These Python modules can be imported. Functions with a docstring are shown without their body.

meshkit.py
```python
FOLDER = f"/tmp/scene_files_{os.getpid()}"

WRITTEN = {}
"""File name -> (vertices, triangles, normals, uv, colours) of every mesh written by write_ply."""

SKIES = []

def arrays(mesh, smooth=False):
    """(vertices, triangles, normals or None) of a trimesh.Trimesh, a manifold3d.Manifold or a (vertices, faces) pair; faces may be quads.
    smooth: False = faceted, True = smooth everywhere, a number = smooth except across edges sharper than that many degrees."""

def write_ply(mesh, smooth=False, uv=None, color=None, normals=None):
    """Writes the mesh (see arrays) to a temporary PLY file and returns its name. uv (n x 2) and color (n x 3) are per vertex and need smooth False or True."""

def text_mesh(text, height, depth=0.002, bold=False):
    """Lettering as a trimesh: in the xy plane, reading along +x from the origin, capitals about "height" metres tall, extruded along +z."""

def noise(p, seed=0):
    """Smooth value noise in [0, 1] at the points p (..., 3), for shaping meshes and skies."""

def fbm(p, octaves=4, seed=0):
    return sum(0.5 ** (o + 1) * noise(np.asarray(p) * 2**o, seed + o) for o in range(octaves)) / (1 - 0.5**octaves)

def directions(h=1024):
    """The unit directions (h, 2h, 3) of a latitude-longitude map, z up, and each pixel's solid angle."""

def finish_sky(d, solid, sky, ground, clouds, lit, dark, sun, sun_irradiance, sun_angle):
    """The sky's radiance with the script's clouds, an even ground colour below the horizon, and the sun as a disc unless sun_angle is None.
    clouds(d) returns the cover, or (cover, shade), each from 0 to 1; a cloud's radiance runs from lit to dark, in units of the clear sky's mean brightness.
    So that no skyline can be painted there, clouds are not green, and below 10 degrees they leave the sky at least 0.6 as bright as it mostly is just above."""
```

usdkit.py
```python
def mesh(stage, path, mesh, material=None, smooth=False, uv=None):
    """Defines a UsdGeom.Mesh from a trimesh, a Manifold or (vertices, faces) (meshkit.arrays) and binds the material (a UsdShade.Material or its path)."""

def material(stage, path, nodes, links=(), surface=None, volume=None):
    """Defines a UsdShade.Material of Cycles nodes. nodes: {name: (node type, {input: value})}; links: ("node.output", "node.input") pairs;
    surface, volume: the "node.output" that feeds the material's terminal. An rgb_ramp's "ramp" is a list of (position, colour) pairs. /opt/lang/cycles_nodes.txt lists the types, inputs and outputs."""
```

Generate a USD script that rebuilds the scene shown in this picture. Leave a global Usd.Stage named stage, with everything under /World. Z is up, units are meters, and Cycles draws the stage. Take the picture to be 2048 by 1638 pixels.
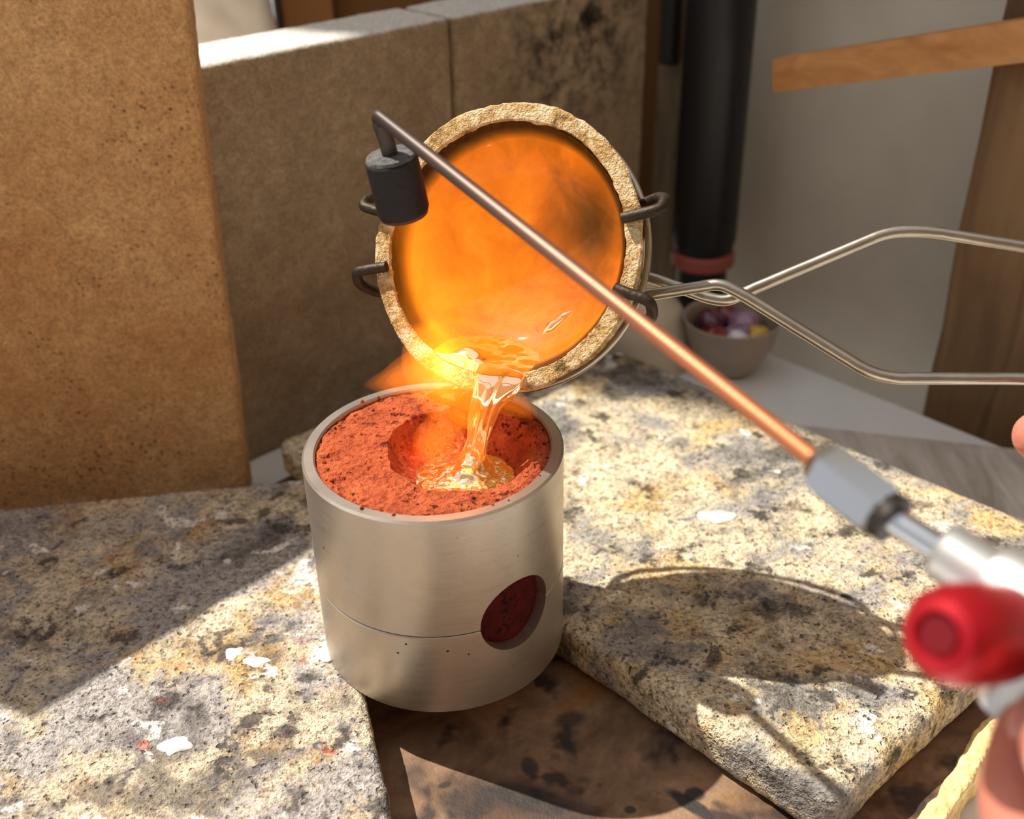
import math, re
import numpy as np, trimesh, manifold3d as m3, meshkit, usdkit
from pxr import Usd, UsdGeom, UsdLux, UsdShade, Gf, Sdf

stage = Usd.Stage.CreateInMemory()
UsdGeom.SetStageUpAxis(stage, 'Z'); UsdGeom.SetStageMetersPerUnit(stage, 1.0)
UsdGeom.Xform.Define(stage, '/World'); UsdGeom.Scope.Define(stage, '/World/Looks')

# ---------------------------------------------------------------- camera, sky, sun, exposure
CAM_POS = (0.0, 0.0, 0.28543)
CAM_PITCH, CAM_ROLL = 0.53382, -0.02143
FOCAL_PX = 2200.0
EXPOSURE = 0.0
SUN_TO = (-0.507, 0.235, 0.829)
SUN_POWER = 20500.0
SKY = (0.98, 0.97, 1.0); SKY_POWER = 0.215

cam = UsdGeom.Camera.Define(stage, '/World/Camera')
fw = np.array([0, math.cos(CAM_PITCH), -math.sin(CAM_PITCH)]); r0 = np.array([1.0, 0, 0]); u0 = np.cross(r0, fw)
cr, sr = math.cos(CAM_ROLL), math.sin(CAM_ROLL)
RT, UP = cr*r0 + sr*u0, -sr*r0 + cr*u0
cam.AddTransformOp().Set(Gf.Matrix4d(*[float(x) for row in (np.r_[RT, 0], np.r_[UP, 0], np.r_[-fw, 0], np.r_[CAM_POS, 1]) for x in row]))
cam.CreateHorizontalApertureAttr(36.0); cam.CreateVerticalApertureAttr(36.0*1638/2048)
cam.CreateFocalLengthAttr(36.0*FOCAL_PX/2048)
cam.CreateFStopAttr(36.0*FOCAL_PX/2048/4.0)      # a 4 mm wide pupil, as a phone's
cam.CreateFocusDistanceAttr(0.375)
cam.CreateClippingRangeAttr(Gf.Vec2f(0.01, 100)); cam.CreateExposureAttr(EXPOSURE)

dome = UsdLux.DomeLight.Define(stage, '/World/Sky'); dome.CreateIntensityAttr(SKY_POWER); dome.CreateColorAttr(Gf.Vec3f(*SKY))
sun = UsdLux.DistantLight.Define(stage, '/World/Sun'); sun.CreateAngleAttr(0.6); sun.CreateIntensityAttr(SUN_POWER); sun.CreateColorAttr(Gf.Vec3f(1.0, 0.94, 0.84))
_z = np.array(SUN_TO)/np.linalg.norm(SUN_TO); _x = np.cross([0, 0, 1.0], _z); _x /= np.linalg.norm(_x); _y = np.cross(_z, _x)
sun.AddTransformOp().Set(Gf.Matrix4d(*[float(v) for row in (np.r_[_x, 0], np.r_[_y, 0], np.r_[_z, 0], [0, 0, 0, 1]) for v in row]))

# ---------------------------------------------------------------- helpers: prims
taken = {}
def path_for(name, parent):
    base = (parent.GetPath().pathString if parent else '/World') + '/' + name
    k = taken.get(base, -1) + 1; taken[base] = k
    return base if k == 0 else f'{base}_{k:03d}'
def tag(p, label=None, cat=None, group=None, kind=None):
    for k, v in (('label', label), ('category', cat), ('group', group), ('kind', kind)):
        if v: p.SetCustomDataByKey(k, v)
    return p
def thing(name, label, cat, loc=(0, 0, 0), group=None):
    x = UsdGeom.Xform.Define(stage, path_for(name, None)); x.AddTranslateOp().Set(Gf.Vec3d(*[float(v) for v in loc]))
    p = x.GetPrim(); p.SetCustomDataByKey('label', label); p.SetCustomDataByKey('category', cat); ORIG[p.GetPath()] = np.array(loc, float)
    if group: p.SetCustomDataByKey('group', group)
    return p
ORIG = {}
def obj(name, mesh, mat, parent=None, smooth=35, label=None):
    """One Mesh prim; its points are given in world coordinates and stored relative to the thing's base."""
    v, f, n = meshkit.arrays(mesh, smooth)
    o = ORIG.get(parent.GetPath(), np.zeros(3)) if parent else np.zeros(3)
    p = path_for(name, parent)
    m = UsdGeom.Mesh.Define(stage, p)
    from pxr import Vt
    m.CreatePointsAttr(Vt.Vec3fArray.FromNumpy((v - o).astype(np.float32)))
    m.CreateFaceVertexCountsAttr(Vt.IntArray.FromNumpy(np.full(len(f), 3, np.int32)))
    m.CreateFaceVertexIndicesAttr(Vt.IntArray.FromNumpy(f.astype(np.int32).ravel()))
    m.CreateSubdivisionSchemeAttr('none')
    if n is not None:
        m.CreateNormalsAttr(Vt.Vec3fArray.FromNumpy(n.astype(np.float32))); m.SetNormalsInterpolation('vertex')
    UsdShade.MaterialBindingAPI.Apply(m.GetPrim()).Bind(mat)
    prim = m.GetPrim(); ORIG[prim.GetPath()] = o
    if label: prim.SetCustomDataByKey('label', label)
    return prim

# ---------------------------------------------------------------- helpers: shapes
def unit(v): v = np.asarray(v, float); return v/np.linalg.norm(v)
def tm(man): m = man.to_mesh(); return trimesh.Trimesh(np.array(m.vert_properties[:, :3]), np.array(m.tri_verts), process=False)
def man(t): return m3.Manifold(m3.Mesh(np.asarray(t.vertices, np.float32), np.asarray(t.faces, np.uint32)))
def frame(z, hint=(0, 0, 1)):
    z = unit(z); x = np.cross(hint, z)
    x = unit(x) if np.linalg.norm(x) > 1e-6 else np.array([1.0, 0, 0])
    return np.stack([x, np.cross(z, x), z], 1)
def place(t, R, o): t = t.copy(); t.vertices = t.vertices @ np.asarray(R).T + np.asarray(o); return t
def rbox(nx, ny, nz, X, Y, Z, r):
    """A rounded box X x Y x Z centred at the origin whose faces are grids of nx, ny, nz cells."""
    def axis(n, L):
        e = np.linspace(0, 1, 4)[:-1]*r
        return np.unique(np.round(np.r_[-L/2 + e, np.linspace(-L/2 + r, L/2 - r, max(n, 1) + 1), L/2 - e], 7))
    ax = [axis(n, L) for n, L in ((nx, X), (ny, Y), (nz, Z))]
    V, Fc, off = [], [], 0
    for a in range(3):
        b, c = (a + 1) % 3, (a + 2) % 3
        g1, g2 = np.meshgrid(ax[b], ax[c], indexing='ij')
        for s in (-1, 1):
            p = np.zeros(g1.shape + (3,)); p[..., a] = s*(X, Y, Z)[a]/2; p[..., b] = g1; p[..., c] = g2
            n1, n2 = g1.shape; i = np.arange(n1*n2).reshape(n1, n2) + off
            q = np.stack([i[:-1, :-1], i[1:, :-1], i[1:, 1:], i[:-1, 1:]], -1).reshape(-1, 4)
            if s < 0: q = q[:, ::-1]
            V.append(p.reshape(-1, 3)); Fc.append(q); off += n1*n2
    v = np.vstack(V); q = np.vstack(Fc); h = np.array([X, Y, Z])/2 - r
    core = np.clip(v, -h, h); d = v - core; L = np.linalg.norm(d, axis=1, keepdims=True)
    v = core + np.where(L > 1e-9, d/np.maximum(L, 1e-9)*np.minimum(r, L*1e9), 0)
    t = trimesh.Trimesh(v, np.vstack([q[:, [0, 1, 2]], q[:, [0, 2, 3]]]), process=False); t.merge_vertices(digits_vertex=6)
    return t
def roughen(t, terms, seed=0):
    """Moves vertices along their normals by noise; terms: (size in m, height in m)."""
    n = t.vertex_normals; d = np.zeros(len(t.vertices))
    for k, (size, amp) in enumerate(terms): d += amp*(meshkit.fbm(t.vertices/size + 7.3, 3, seed + 11*k) - .5)*2
    t = t.copy(); t.vertices = t.vertices + n*d[:, None]; return t
def slab(p0, p1, thick_dir, thick, z0, z1, cells, r, terms, seed, skew=0.0):
    """A standing or lying block: base edge p0->p1, thickness along thick_dir, from z0 to z1."""
    p0, p1 = np.array([*p0, 0.]), np.array([*p1, 0.]); x = unit(p1 - p0); L = np.linalg.norm(p1 - p0); y = unit(np.array([*thick_dir, 0.]))
    t = rbox(*cells, L, thick, z1 - z0, r); t = roughen(t, terms, seed); v = t.vertices
    w = (p0 + p1)/2 + x*(v[:, :1]) + y*(v[:, 1:2] + thick/2) + np.array([0, 0, 1.])*(v[:, 2:3] + (z0 + z1)/2)
    w += x*skew*((v[:, 2:3] + (z1 - z0)/2)*(v[:, :1] > 0))
    t.vertices = w
    return t
def lathe(profile, n=96, R=np.eye(3), o=(0, 0, 0)):
    """Revolves (r, z) points (from the bottom axis round to the top axis) into a closed surface."""
    p = np.asarray(profile, float); a = np.arange(n)*2*np.pi/n
    v = np.stack([p[:, None, 0]*np.cos(a), p[:, None, 0]*np.sin(a), np.broadcast_to(p[:, None, 1], (len(p), n))], -1).reshape(-1, 3)
    i, j = np.meshgrid(np.arange(len(p) - 1), np.arange(n), indexing='ij'); k = (j + 1) % n
    q = np.stack([i*n + j, i*n + k, (i + 1)*n + k, (i + 1)*n + j], -1).reshape(-1, 4)
    t = trimesh.Trimesh(v, np.vstack([q[:, [0, 1, 2]], q[:, [0, 2, 3]]]), process=False)
    t.merge_vertices(digits_vertex=7); t.update_faces(t.nondegenerate_faces()); t.fix_normals()
    return place(t, R, o)
def smooth_path(pts, radius, n=7):
    """Rounds the corners of a polyline."""
    pts = [np.asarray(p, float) for p in pts]; out = [pts[0]]
    for a, b, c in zip(pts, pts[1:], pts[2:]):
        l = min(radius, .45*np.linalg.norm(a - b), .45*np.linalg.norm(c - b)); s, e = b + unit(a - b)*l, b + unit(c - b)*l
        out += [(1 - t)**2*s + 2*t*(1 - t)*b + t*t*e for t in np.linspace(0, 1, n)]
    return np.array(out + [pts[-1]])
def tube(pts, radii, sides=20, caps=True):
    p = np.asarray(pts, float); r = np.broadcast_to(radii, (len(p),)); t = np.gradient(p, axis=0); t /= np.linalg.norm(t, axis=1, keepdims=True)
    a = np.cross(t[0], [0.31, 0.2, 0.93]); a /= np.linalg.norm(a); A = []
    for k in range(len(p)):
        a = a - t[k]*(a @ t[k]); a /= np.linalg.norm(a); A.append(a)
    A = np.array(A); B = np.cross(t, A); ang = np.arange(sides)*2*np.pi/sides
    v = p[:, None] + r[:, None, None]*(np.cos(ang)[None, :, None]*A[:, None] + np.sin(ang)[None, :, None]*B[:, None])
    i, j = np.meshgrid(np.arange(len(p) - 1), np.arange(sides), indexing='ij'); k = (j + 1) % sides
    q = np.stack([i*sides + j, i*sides + k, (i + 1)*sides + k, (i + 1)*sides + j], -1).reshape(-1, 4)
    v = v.reshape(-1, 3); f = np.vstack([q[:, [0, 1, 2]], q[:, [0, 2, 3]]]); e = np.arange(sides)
    v = np.vstack([v, p[:1], p[-1:]]); n0 = len(p)*sides
    f = np.vstack([f, np.stack([np.full(sides, n0), (e + 1) % sides, e], 1), np.stack([np.full(sides, n0 + 1), (len(p) - 1)*sides + e, (len(p) - 1)*sides + (e + 1) % sides], 1)])
    return trimesh.Trimesh(v, f, process=False)
def ball(c, r, seg=24): return m3.Manifold.sphere(float(r), seg).translate([float(x) for x in c])
def chain(joints, seg=20):
    """Hulls of neighbouring joint spheres, united: a tapering limb."""
    out = m3.Manifold()
    for (a, ra), (b, rb) in zip(joints, joints[1:]): out += m3.Manifold.batch_hull([ball(a, ra, seg), ball(b, rb, seg)])
    return out
def taubin(man_, edge, it=12):
    t = tm(man_.refine_to_length(edge)); t.merge_vertices(digits_vertex=6); trimesh.smoothing.filter_taubin(t, iterations=it); return t

# ---------------------------------------------------------------- helpers: materials
def lin(r, g, b): return tuple((c/255/12.92 if c/255 < .04045 else ((c/255 + .055)/1.055)**2.4) for c in (r, g, b))
class G:
    """A small builder of node graphs; an input '@node.output' is a link."""
    def __init__(s): s.n, s.l = {}, []
    def add(s, kind, **kw):
        name = f'n{len(s.n)}'; vals = {}
        for k, v in kw.items():
            if isinstance(v, str) and v.startswith('@'): s.l.append((v[1:], f'{name}.{k}'))
            else: vals[k] = v
        s.n[name] = (kind, vals); return '@' + name
    def noise(s, vec, scale, detail=4, rough=.55, dist=0.0): return s.add('noise_texture', vector=vec, scale=scale, detail=detail, roughness=rough, distortion=dist) + '.fac'
    def step(s, x, a, b, lo=0.0, hi=1.0): return s.add('map_range', value=x, from_min=a, from_max=b, to_min=lo, to_max=hi, clamp=True) + '.result'
    def mix(s, f, a, b, t='mix'): return s.add('mix', mix_type=t, fac=f, color1=a, color2=b) + '.color'
    def ramp(s, x, stops): return s.add('rgb_ramp', ramp=stops, fac=x) + '.color'
    def math(s, op, a, b=0.5): return s.add('math', math_type=op, value1=a, value2=b) + '.value'
    def bump(s, h, dist, strength=1.0, normal=None):
        kw = dict(height=h, distance=dist, strength=strength)
        if normal: kw['normal'] = normal
        return s.add('bump', **kw) + '.normal'
    def moved(s, vec, scale=(1, 1, 1), loc=(0, 0, 0), rot=(0, 0, 0)): return s.add('mapping', vector=vec, scale=scale, location=loc, rotation=rot) + '.vector'
    def done(s, name, surface=None, volume=None):
        return usdkit.material(stage, '/World/Looks/' + name, s.n, s.l, surface=surface and surface[1:], volume=volume and volume[1:])
def pos(g): return g.add('geometry') + '.position'
def plain(name, color, rough=.5, metal=0.0, bump=None, var=0.0, scale=60, **kw):
    g = G(); p = pos(g); c = color
    if var:
        n = g.noise(p, scale, 2); c = g.mix(g.step(n, .3, .7), tuple(x*(1 - var) for x in color), tuple(min(x*(1 + var), 1) for x in color))
    a = dict(base_color=c, roughness=rough, metallic=metal, **kw)
    if bump: a['normal'] = g.bump(g.noise(p, bump[0], 1), bump[1])
    return g.done(name, g.add('principled_bsdf', **a) + '.BSDF')
def board_mat(name, pale, ochre, grey, dark, seed, dark_amt=.5, grey_amt=.5, white_amt=.5, ochre_amt=.5, red_amt=.8):
    """Used refractory board: sandy, stained with ochre, grey flux, soot, white plaster and a little red."""
    g = G(); p = g.moved(pos(g), loc=(seed*1.37, seed*.71, seed*.33))
    def at(x, y, z): return g.moved(p, loc=(x, y, z))
    fine = g.noise(p, 540, 2, .75); mid = g.noise(at(2, 2, 9), 125, 3, .75)
    def patch(loc, scale, lo, hi, top, fray=.5):
        """A stain with a frayed edge: coarse noise broken up by finer noise."""
        a = g.noise(at(*loc), scale, 2, .6, .4); a = g.math('add', a, g.math('multiply', g.math('subtract', mid, .5), fray)); a = g.math('add', a, g.math('multiply', g.math('subtract', fine, .5), fray*.7))
        return g.step(a, lo, hi, 0, top)
    c = g.mix(g.step(mid, .36, .64), tuple(x*.80 for x in pale), pale)
    c = g.mix(.8, c, g.ramp(g.noise(at(6, 6, 3), 62, 3, .75), [(.30, (.42, .40, .38)), (.46, (.88, .86, .84)), (.60, (1.12, 1.1, 1.06))]), 'multiply')
    c = g.mix(patch((3, 1, 2), 19, .60 - .16*ochre_amt, .70 - .16*ochre_amt, .85), c, ochre)
    c = g.mix(patch((7, 5, 1), 24, .64 - .2*grey_amt, .73 - .2*grey_amt, .9), c, grey)
    c = g.mix(patch((9, 4, 4), 40, .60, .68, .7), c, tuple(x*.62 for x in grey))
    c = g.mix(patch((0, 0, 0), 17, .68 - .2*dark_amt, .78 - .2*dark_amt, .75, .5), c, dark)
    c = g.mix(patch((1, 9, 4), 62, .605, .68, .85, .5), c, tuple(x*.7 for x in dark))
    c = g.mix(patch((11, 2, 6), 42, .68 - .06*white_amt, .73 - .06*white_amt, .85, .2), c, lin(232, 228, 220))
    c = g.mix(patch((4, 12, 8), 60, .69, .74, red_amt, .2), c, lin(164, 76, 54))
    c = g.mix(.68, c, g.ramp(fine, [(.32, (.14, .12, .10)), (.44, (.62, .59, .55)), (.52, (1.0, 1.0, 1.0)), (.64, (1.5, 1.46, 1.38))]), 'multiply')
    pit = g.step(g.noise(p, 430, 1, .6), .26, .36)
    c = g.mix(g.step(pit, 0, 1, .6, 0), c, tuple(x*.6 for x in dark))
    h = g.math('add', fine, g.math('multiply', pit, .7))
    b = g.add('principled_bsdf', base_color=c, roughness=.93, specular_ior_level=.25, normal=g.bump(h, .0016))
    return g.done(name, b + '.BSDF')

V2, N2 = np.array([.745, .667, 0]), np.array([.667, -.745, 0])     # the workbench's two axes
def vn(v, n): return (V2*v + N2*n)[:2]

# ---------------------------------------------------------------- materials
M = {}
M['board_left'] = board_mat('board_left', lin(218, 204, 180), lin(190, 154, 100), lin(162, 158, 158), lin(86, 80, 78), 1, .62, .85, .9, .45)
M['board_right'] = board_mat('board_right', lin(226, 212, 184), lin(208, 176, 120), lin(150, 148, 146), lin(72, 68, 60), 2, .62, .6, .5, .4, .12)
M['board_end'] = M['board_right']
def block_mat(name, a, b, seed, spots, soot=None, dust=None):
    g = G(); p = g.moved(pos(g), loc=(seed, seed*.3, seed*2.1)); n = g.noise(p, 12, 4, .66, .3)
    c = g.mix(g.step(n, .34, .68), a, b); c = g.mix(g.step(g.noise(p, 140, 3, .72), .32, .7, 0, .45), c, tuple(x*.55 for x in a))
    if spots > .5:
        v = g.add('voronoi_texture', vector=p, scale=300, randomness=1.0) + '.distance'
        pit = g.math('multiply', g.step(v, .15, .32, 1, 0), g.step(g.noise(p, 18, 3, .68), .46, .66)); c = g.mix(g.math('multiply', pit, spots), c, lin(64, 38, 22))
    if soot:
        q = g.add('vector_math', vector1=pos(g), vector2=soot[0], math_type='distance') + '.value'
        m = g.math('multiply', g.step(q, soot[1], soot[1]*.25), g.step(g.noise(p, 70, 6, .65), .42, .62)); c = g.mix(m, c, lin(40, 34, 32))
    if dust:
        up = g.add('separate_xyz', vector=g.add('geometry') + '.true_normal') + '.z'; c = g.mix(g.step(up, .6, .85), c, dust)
    f = g.noise(p, 600, 2, .72); c = g.mix(.6, c, g.ramp(f, [(.3, (.5, .47, .45)), (.64, (1.2, 1.2, 1.2))]), 'multiply')
    return g.done(name, g.add('principled_bsdf', base_color=c, roughness=.95, specular_ior_level=.2, normal=g.bump(f, .0009)) + '.BSDF')
M['slab'] = block_mat('slab', lin(192, 142, 94), lin(220, 180, 130), 3, .85)
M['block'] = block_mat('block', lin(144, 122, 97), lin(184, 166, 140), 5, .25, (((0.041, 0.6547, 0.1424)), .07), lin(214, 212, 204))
def base_mat():
    g = G(); p = pos(g)
    c = g.mix(g.step(g.noise(p, 22, 4, .65, .6), .38, .66), lin(82, 58, 38), lin(156, 124, 96))
    c = g.mix(g.step(g.noise(g.moved(p, loc=(5, 2, 1)), 38, 3, .6, .3), .56, .64, 0, .9), c, lin(46, 35, 30))
    c = g.mix(g.step(g.noise(g.moved(p, loc=(2, 8, 1)), 30, 3, .6, .4), .58, .70, 0, .75), c, lin(140, 96, 44))
    frayed = g.math('multiply', g.math('subtract', g.noise(p, 160, 2), .5), .5)
    def burn(c, x, y, lx, ly, rot, top, soft=.35):
        """A scorch of a given length and breadth."""
        q = g.add('mapping', mapping_type='texture', vector=p, location=(x, y, -.0205), rotation=(0, 0, rot), scale=(lx, ly, 1)) + '.vector'
        d = g.add('vector_math', math_type='length', vector1=q) + '.value'; d = g.math('add', d, frayed)
        return g.mix(g.step(d, 1 + soft*.5, 1 - soft*.5, 0, top), c, lin(34, 32, 34))
    for a in [((0.0033, 0.2554), 0.02, 0.0065, -0.35, 0.8, 0.9), ((0.0582, 0.2515), 0.0105, 0.0028, -0.75, 0.95, 0.4), ((0.0594, 0.2564), 0.0035, 0.003, 0, 0.9, 0.4), ((0.0037, 0.2701), 0.003, 0.0045, 0.2, 0.8, 0.5), ((0.019, 0.2913), 0.006, 0.004, 0.3, 0.8, 0.6), ((0.0165, 0.2794), 0.004, 0.002, 0.2, 0.7, 0.5), ((-0.026, 0.2626), 0.0022, 0.0012, 0.4, 0.85, 0.4), ((-0.0223, 0.2561), 0.005, 0.004, 0.3, 0.6, 0.8), ((-0.0367, 0.2661), 0.004, 0.005, 0.3, 0.5, 0.8), ((0.0369, 0.2504), 0.002, 0.0016, 0, 0.8, 0.4), ((0.0545, 0.2807), 0.006, 0.0035, 0.6, 0.6, 0.7)]:
        c = burn(c, a[0][0], a[0][1], *a[1:])
    f = g.noise(p, 420, 3, .68); c = g.mix(.35, c, g.ramp(f, [(.3, (.5, .48, .45)), (.65, (1.15, 1.15, 1.1))]), 'multiply')
    return g.done('base_board', g.add('principled_bsdf', base_color=c, roughness=.7, normal=g.bump(f, .0004)) + '.BSDF')
M['base'] = base_mat()
M['crumbly'] = plain('crumbly_edge', lin(232, 200, 140), .95, 0, (500, .001), .25, 180)
M['bench'] = plain('bench_white', lin(232, 236, 236), .42, 0, (90, .0002), .05, 20)
def wood(name, a, b, scale, rot, rough=.6, dark=None):
    g = G(); p = g.moved(pos(g), scale=scale, rot=rot)
    n = g.noise(p, 1.0, 6, .62, 1.2); c = g.mix(g.step(n, .34, .66), a, b)
    if dark: c = g.mix(g.step(g.noise(g.moved(p, loc=(4, 3, 2)), .55, 4, .6, .6), .56, .70), c, dark)
    return g.done(name, g.add('principled_bsdf', base_color=c, roughness=rough, normal=g.bump(n, .0006)) + '.BSDF')
M['grey_wood'] = wood('grey_wood', lin(168, 160, 150), lin(214, 210, 202), (60, 12, 60), (0, 0, .25), .8)
M['post'] = wood('post_wood', lin(112, 86, 58), lin(142, 114, 80), (40, 40, 5), (0, 0, 0), .7, lin(52, 34, 20))
M['plank'] = wood('plank_wood', lin(182, 124, 70), lin(214, 158, 100), (40, 12, 60), (0, 0, .85), .65)
M['batten'] = wood('batten_wood', lin(84, 68, 46), lin(122, 104, 76), (60, 60, 8), (0, 0, 0), .7)
M['cabinet'] = plain('cabinet_paint', lin(214, 210, 197), .42, .05, (260, .00015), .04, 30)
M['pipe'] = plain('pipe_black', lin(34, 36, 40), .42, .2)
M['dark_metal'] = plain('dark_metal', lin(48, 42, 38), .5, .6)
M['rubber'] = plain('ring_pink', lin(176, 96, 84), .55)
M['ceramic'] = plain('ceramic_cream', lin(196, 184, 164), .4, 0, None, .04)
M['bowl'] = plain('bowl_taupe', lin(160, 146, 130), .28, 0, None, .05)
M['plaster'] = plain('plaster_white', lin(206, 205, 202), .9, 0, (300, .0006), .08, 150)
M['pale_wrap'] = plain('pale_wrap', lin(244, 238, 226), .6, 0, (22, .01), .06, 18)
M['card'] = plain('cardboard', lin(146, 104, 62), .85, 0, None, .08, 12)
M['wall'] = plain('wall_plaster', lin(150, 132, 108), .9, 0, None, .15, 4)
M['floor'] = plain('floor_grey', lin(90, 82, 74), .8, 0, None, .15, 6)
def alu(name, color, rough):
    g = G(); p = pos(g); n = g.noise(g.moved(p, scale=(1, 1, 9)), 60, 4, .6)
    c = g.mix(g.step(g.noise(p, 38, 5, .62), .35, .7), color, tuple(x*.88 for x in color))
    v = g.add('voronoi_texture', vector=p, scale=190) + '.distance'
    c = g.mix(g.math('multiply', g.step(v, .06, .11, 1, 0), g.step(g.noise(p, 60, 2), .56, .60)), c, lin(60, 40, 32))
    r = g.step(n, .3, .7, rough - .03, rough + .05)
    return g.done(name, g.add('principled_bsdf', base_color=c, metallic=.85, roughness=r, normal=g.bump(g.noise(p, 900, 3), .00003)) + '.BSDF')
M['alu'] = alu('flask_aluminium', lin(186, 176, 164), .36)
def clay_mat(name, a, b, dark):
    g = G(); p = pos(g); f = g.noise(p, 700, 3, .75); n = g.noise(p, 110, 3, .7)
    c = g.mix(g.step(n, .35, .68), b, a); v = g.noise(p, 420, 1, .6)
    hole = g.math('multiply', g.step(v, .34, .40, 1, 0), g.step(g.noise(p, 90, 1), .44, .6))
    c = g.mix(g.math('multiply', hole, .8), c, dark)
    c = g.mix(.6, c, g.ramp(f, [(.3, (.5, .42, .4)), (.62, (1.15, 1.15, 1.15))]), 'multiply')
    h = g.math('subtract', f, hole)
    return g.done(name, g.add('principled_bsdf', base_color=c, roughness=.95, specular_ior_level=.2, normal=g.bump(h, .0016)) + '.BSDF')
M['clay'] = clay_mat('clay_red', lin(198, 102, 62), lin(158, 72, 43), lin(72, 28, 20))
def gritty(name, a, b, c_):
    g = G(); p = pos(g); f = g.noise(p, 800, 2, .75); n = g.noise(p, 130, 4, .68)
    c = g.ramp(n, [(.32, c_), (.45, a), (.62, b)]); c = g.mix(.5, c, g.ramp(f, [(.3, (.35, .3, .26)), (.6, (1.15, 1.12, 1.1))]), 'multiply')
    return g.done(name, g.add('principled_bsdf', base_color=c, roughness=.9, specular_ior_level=.3, normal=g.bump(f, .0012)) + '.BSDF')
M['crucible'] = gritty('crucible_grit', lin(186, 150, 96), lin(222, 200, 162), lin(112, 92, 54))
CC, CN = np.array((-0.0022, 0.3507, 0.1422)), np.array((-0.3944, -0.7774, 0.49))
CR = np.stack([(0.8918, -0.45244, 0.0), (0.22169, 0.43698, 0.87172), (-0.3944, -0.7774, 0.49)], 1)
def cloc(ang, r, h): a = math.radians(ang); return CC + CR @ np.array([r*math.cos(a), r*math.sin(a), h])
def lining_mat():
    """Red-hot glazed inside: hottest where the flame strikes and by the melt, duller up and right where it cools."""
    g = G(); p = pos(g)
    cool = g.step(g.add('vector_math', math_type='distance', vector1=p, vector2=tuple(cloc(28, .026, -.016))) + '.value', .004, .027)
    rim = g.step(g.add('vector_math', math_type='distance', vector1=p, vector2=tuple(cloc(0, 0, -.008))) + '.value', .0395, .0425, 1, .0)
    n = g.noise(p, 55, 5, .6, .6); heat = g.math('multiply', g.math('add', g.math('multiply', cool, .66), .32), g.step(n, .25, .75, .72, 1.18))
    low = g.step(g.add('separate_xyz', vector=p) + '.z', .19, .115, .55, 1.0)
    heat = g.math('multiply', g.math('multiply', heat, low), rim)
    col = g.ramp(heat, [(0, (.06, .026, .003)), (.3, (.36, .095, .006)), (.65, (1.0, .20, .008)), (1.0, (1.0, .26, .012))])
    base = g.mix(g.step(g.noise(p, 180, 5, .65), .4, .62), lin(30, 14, 4), lin(58, 36, 12))
    h = g.noise(p, 260, 3, .6)
    b = g.add('principled_bsdf', base_color=base, roughness=.5, specular_ior_level=.12, coat_weight=.12, coat_roughness=.07, normal=g.bump(h, .0003), emission_color=col, emission_strength=g.math('add', g.math('multiply', heat, 1.12), .12))
    return g.done('crucible_lining', b + '.BSDF')
M['lining'] = lining_mat()
def melt_mat(name, rough, e, hot, bump=None):
    g = G(); p = pos(g)
    kw = dict(base_color=(.98, .80, .58), metallic=1.0, roughness=rough, emission_color=hot, emission_strength=e*.65)
    if bump: kw['normal'] = g.bump(g.noise(p, bump[0], 1), bump[1])
    return g.done(name, g.add('principled_bsdf', **kw) + '.BSDF')
M['melt'] = melt_mat('molten_silver', .07, .75, (1.0, .24, .012), (170, .0012))
M['melt_stream'] = melt_mat('molten_stream', .06, .55, (1.0, .27, .03))
M['melt_mold'] = melt_mat('molten_in_mould', .08, .34, (1.0, .33, .03), (260, .0016))
def flame_mat(name, col, strength):
    g = G(); return g.done(name, None, g.add('emission', color=col, strength=strength) + '.emission')
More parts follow.
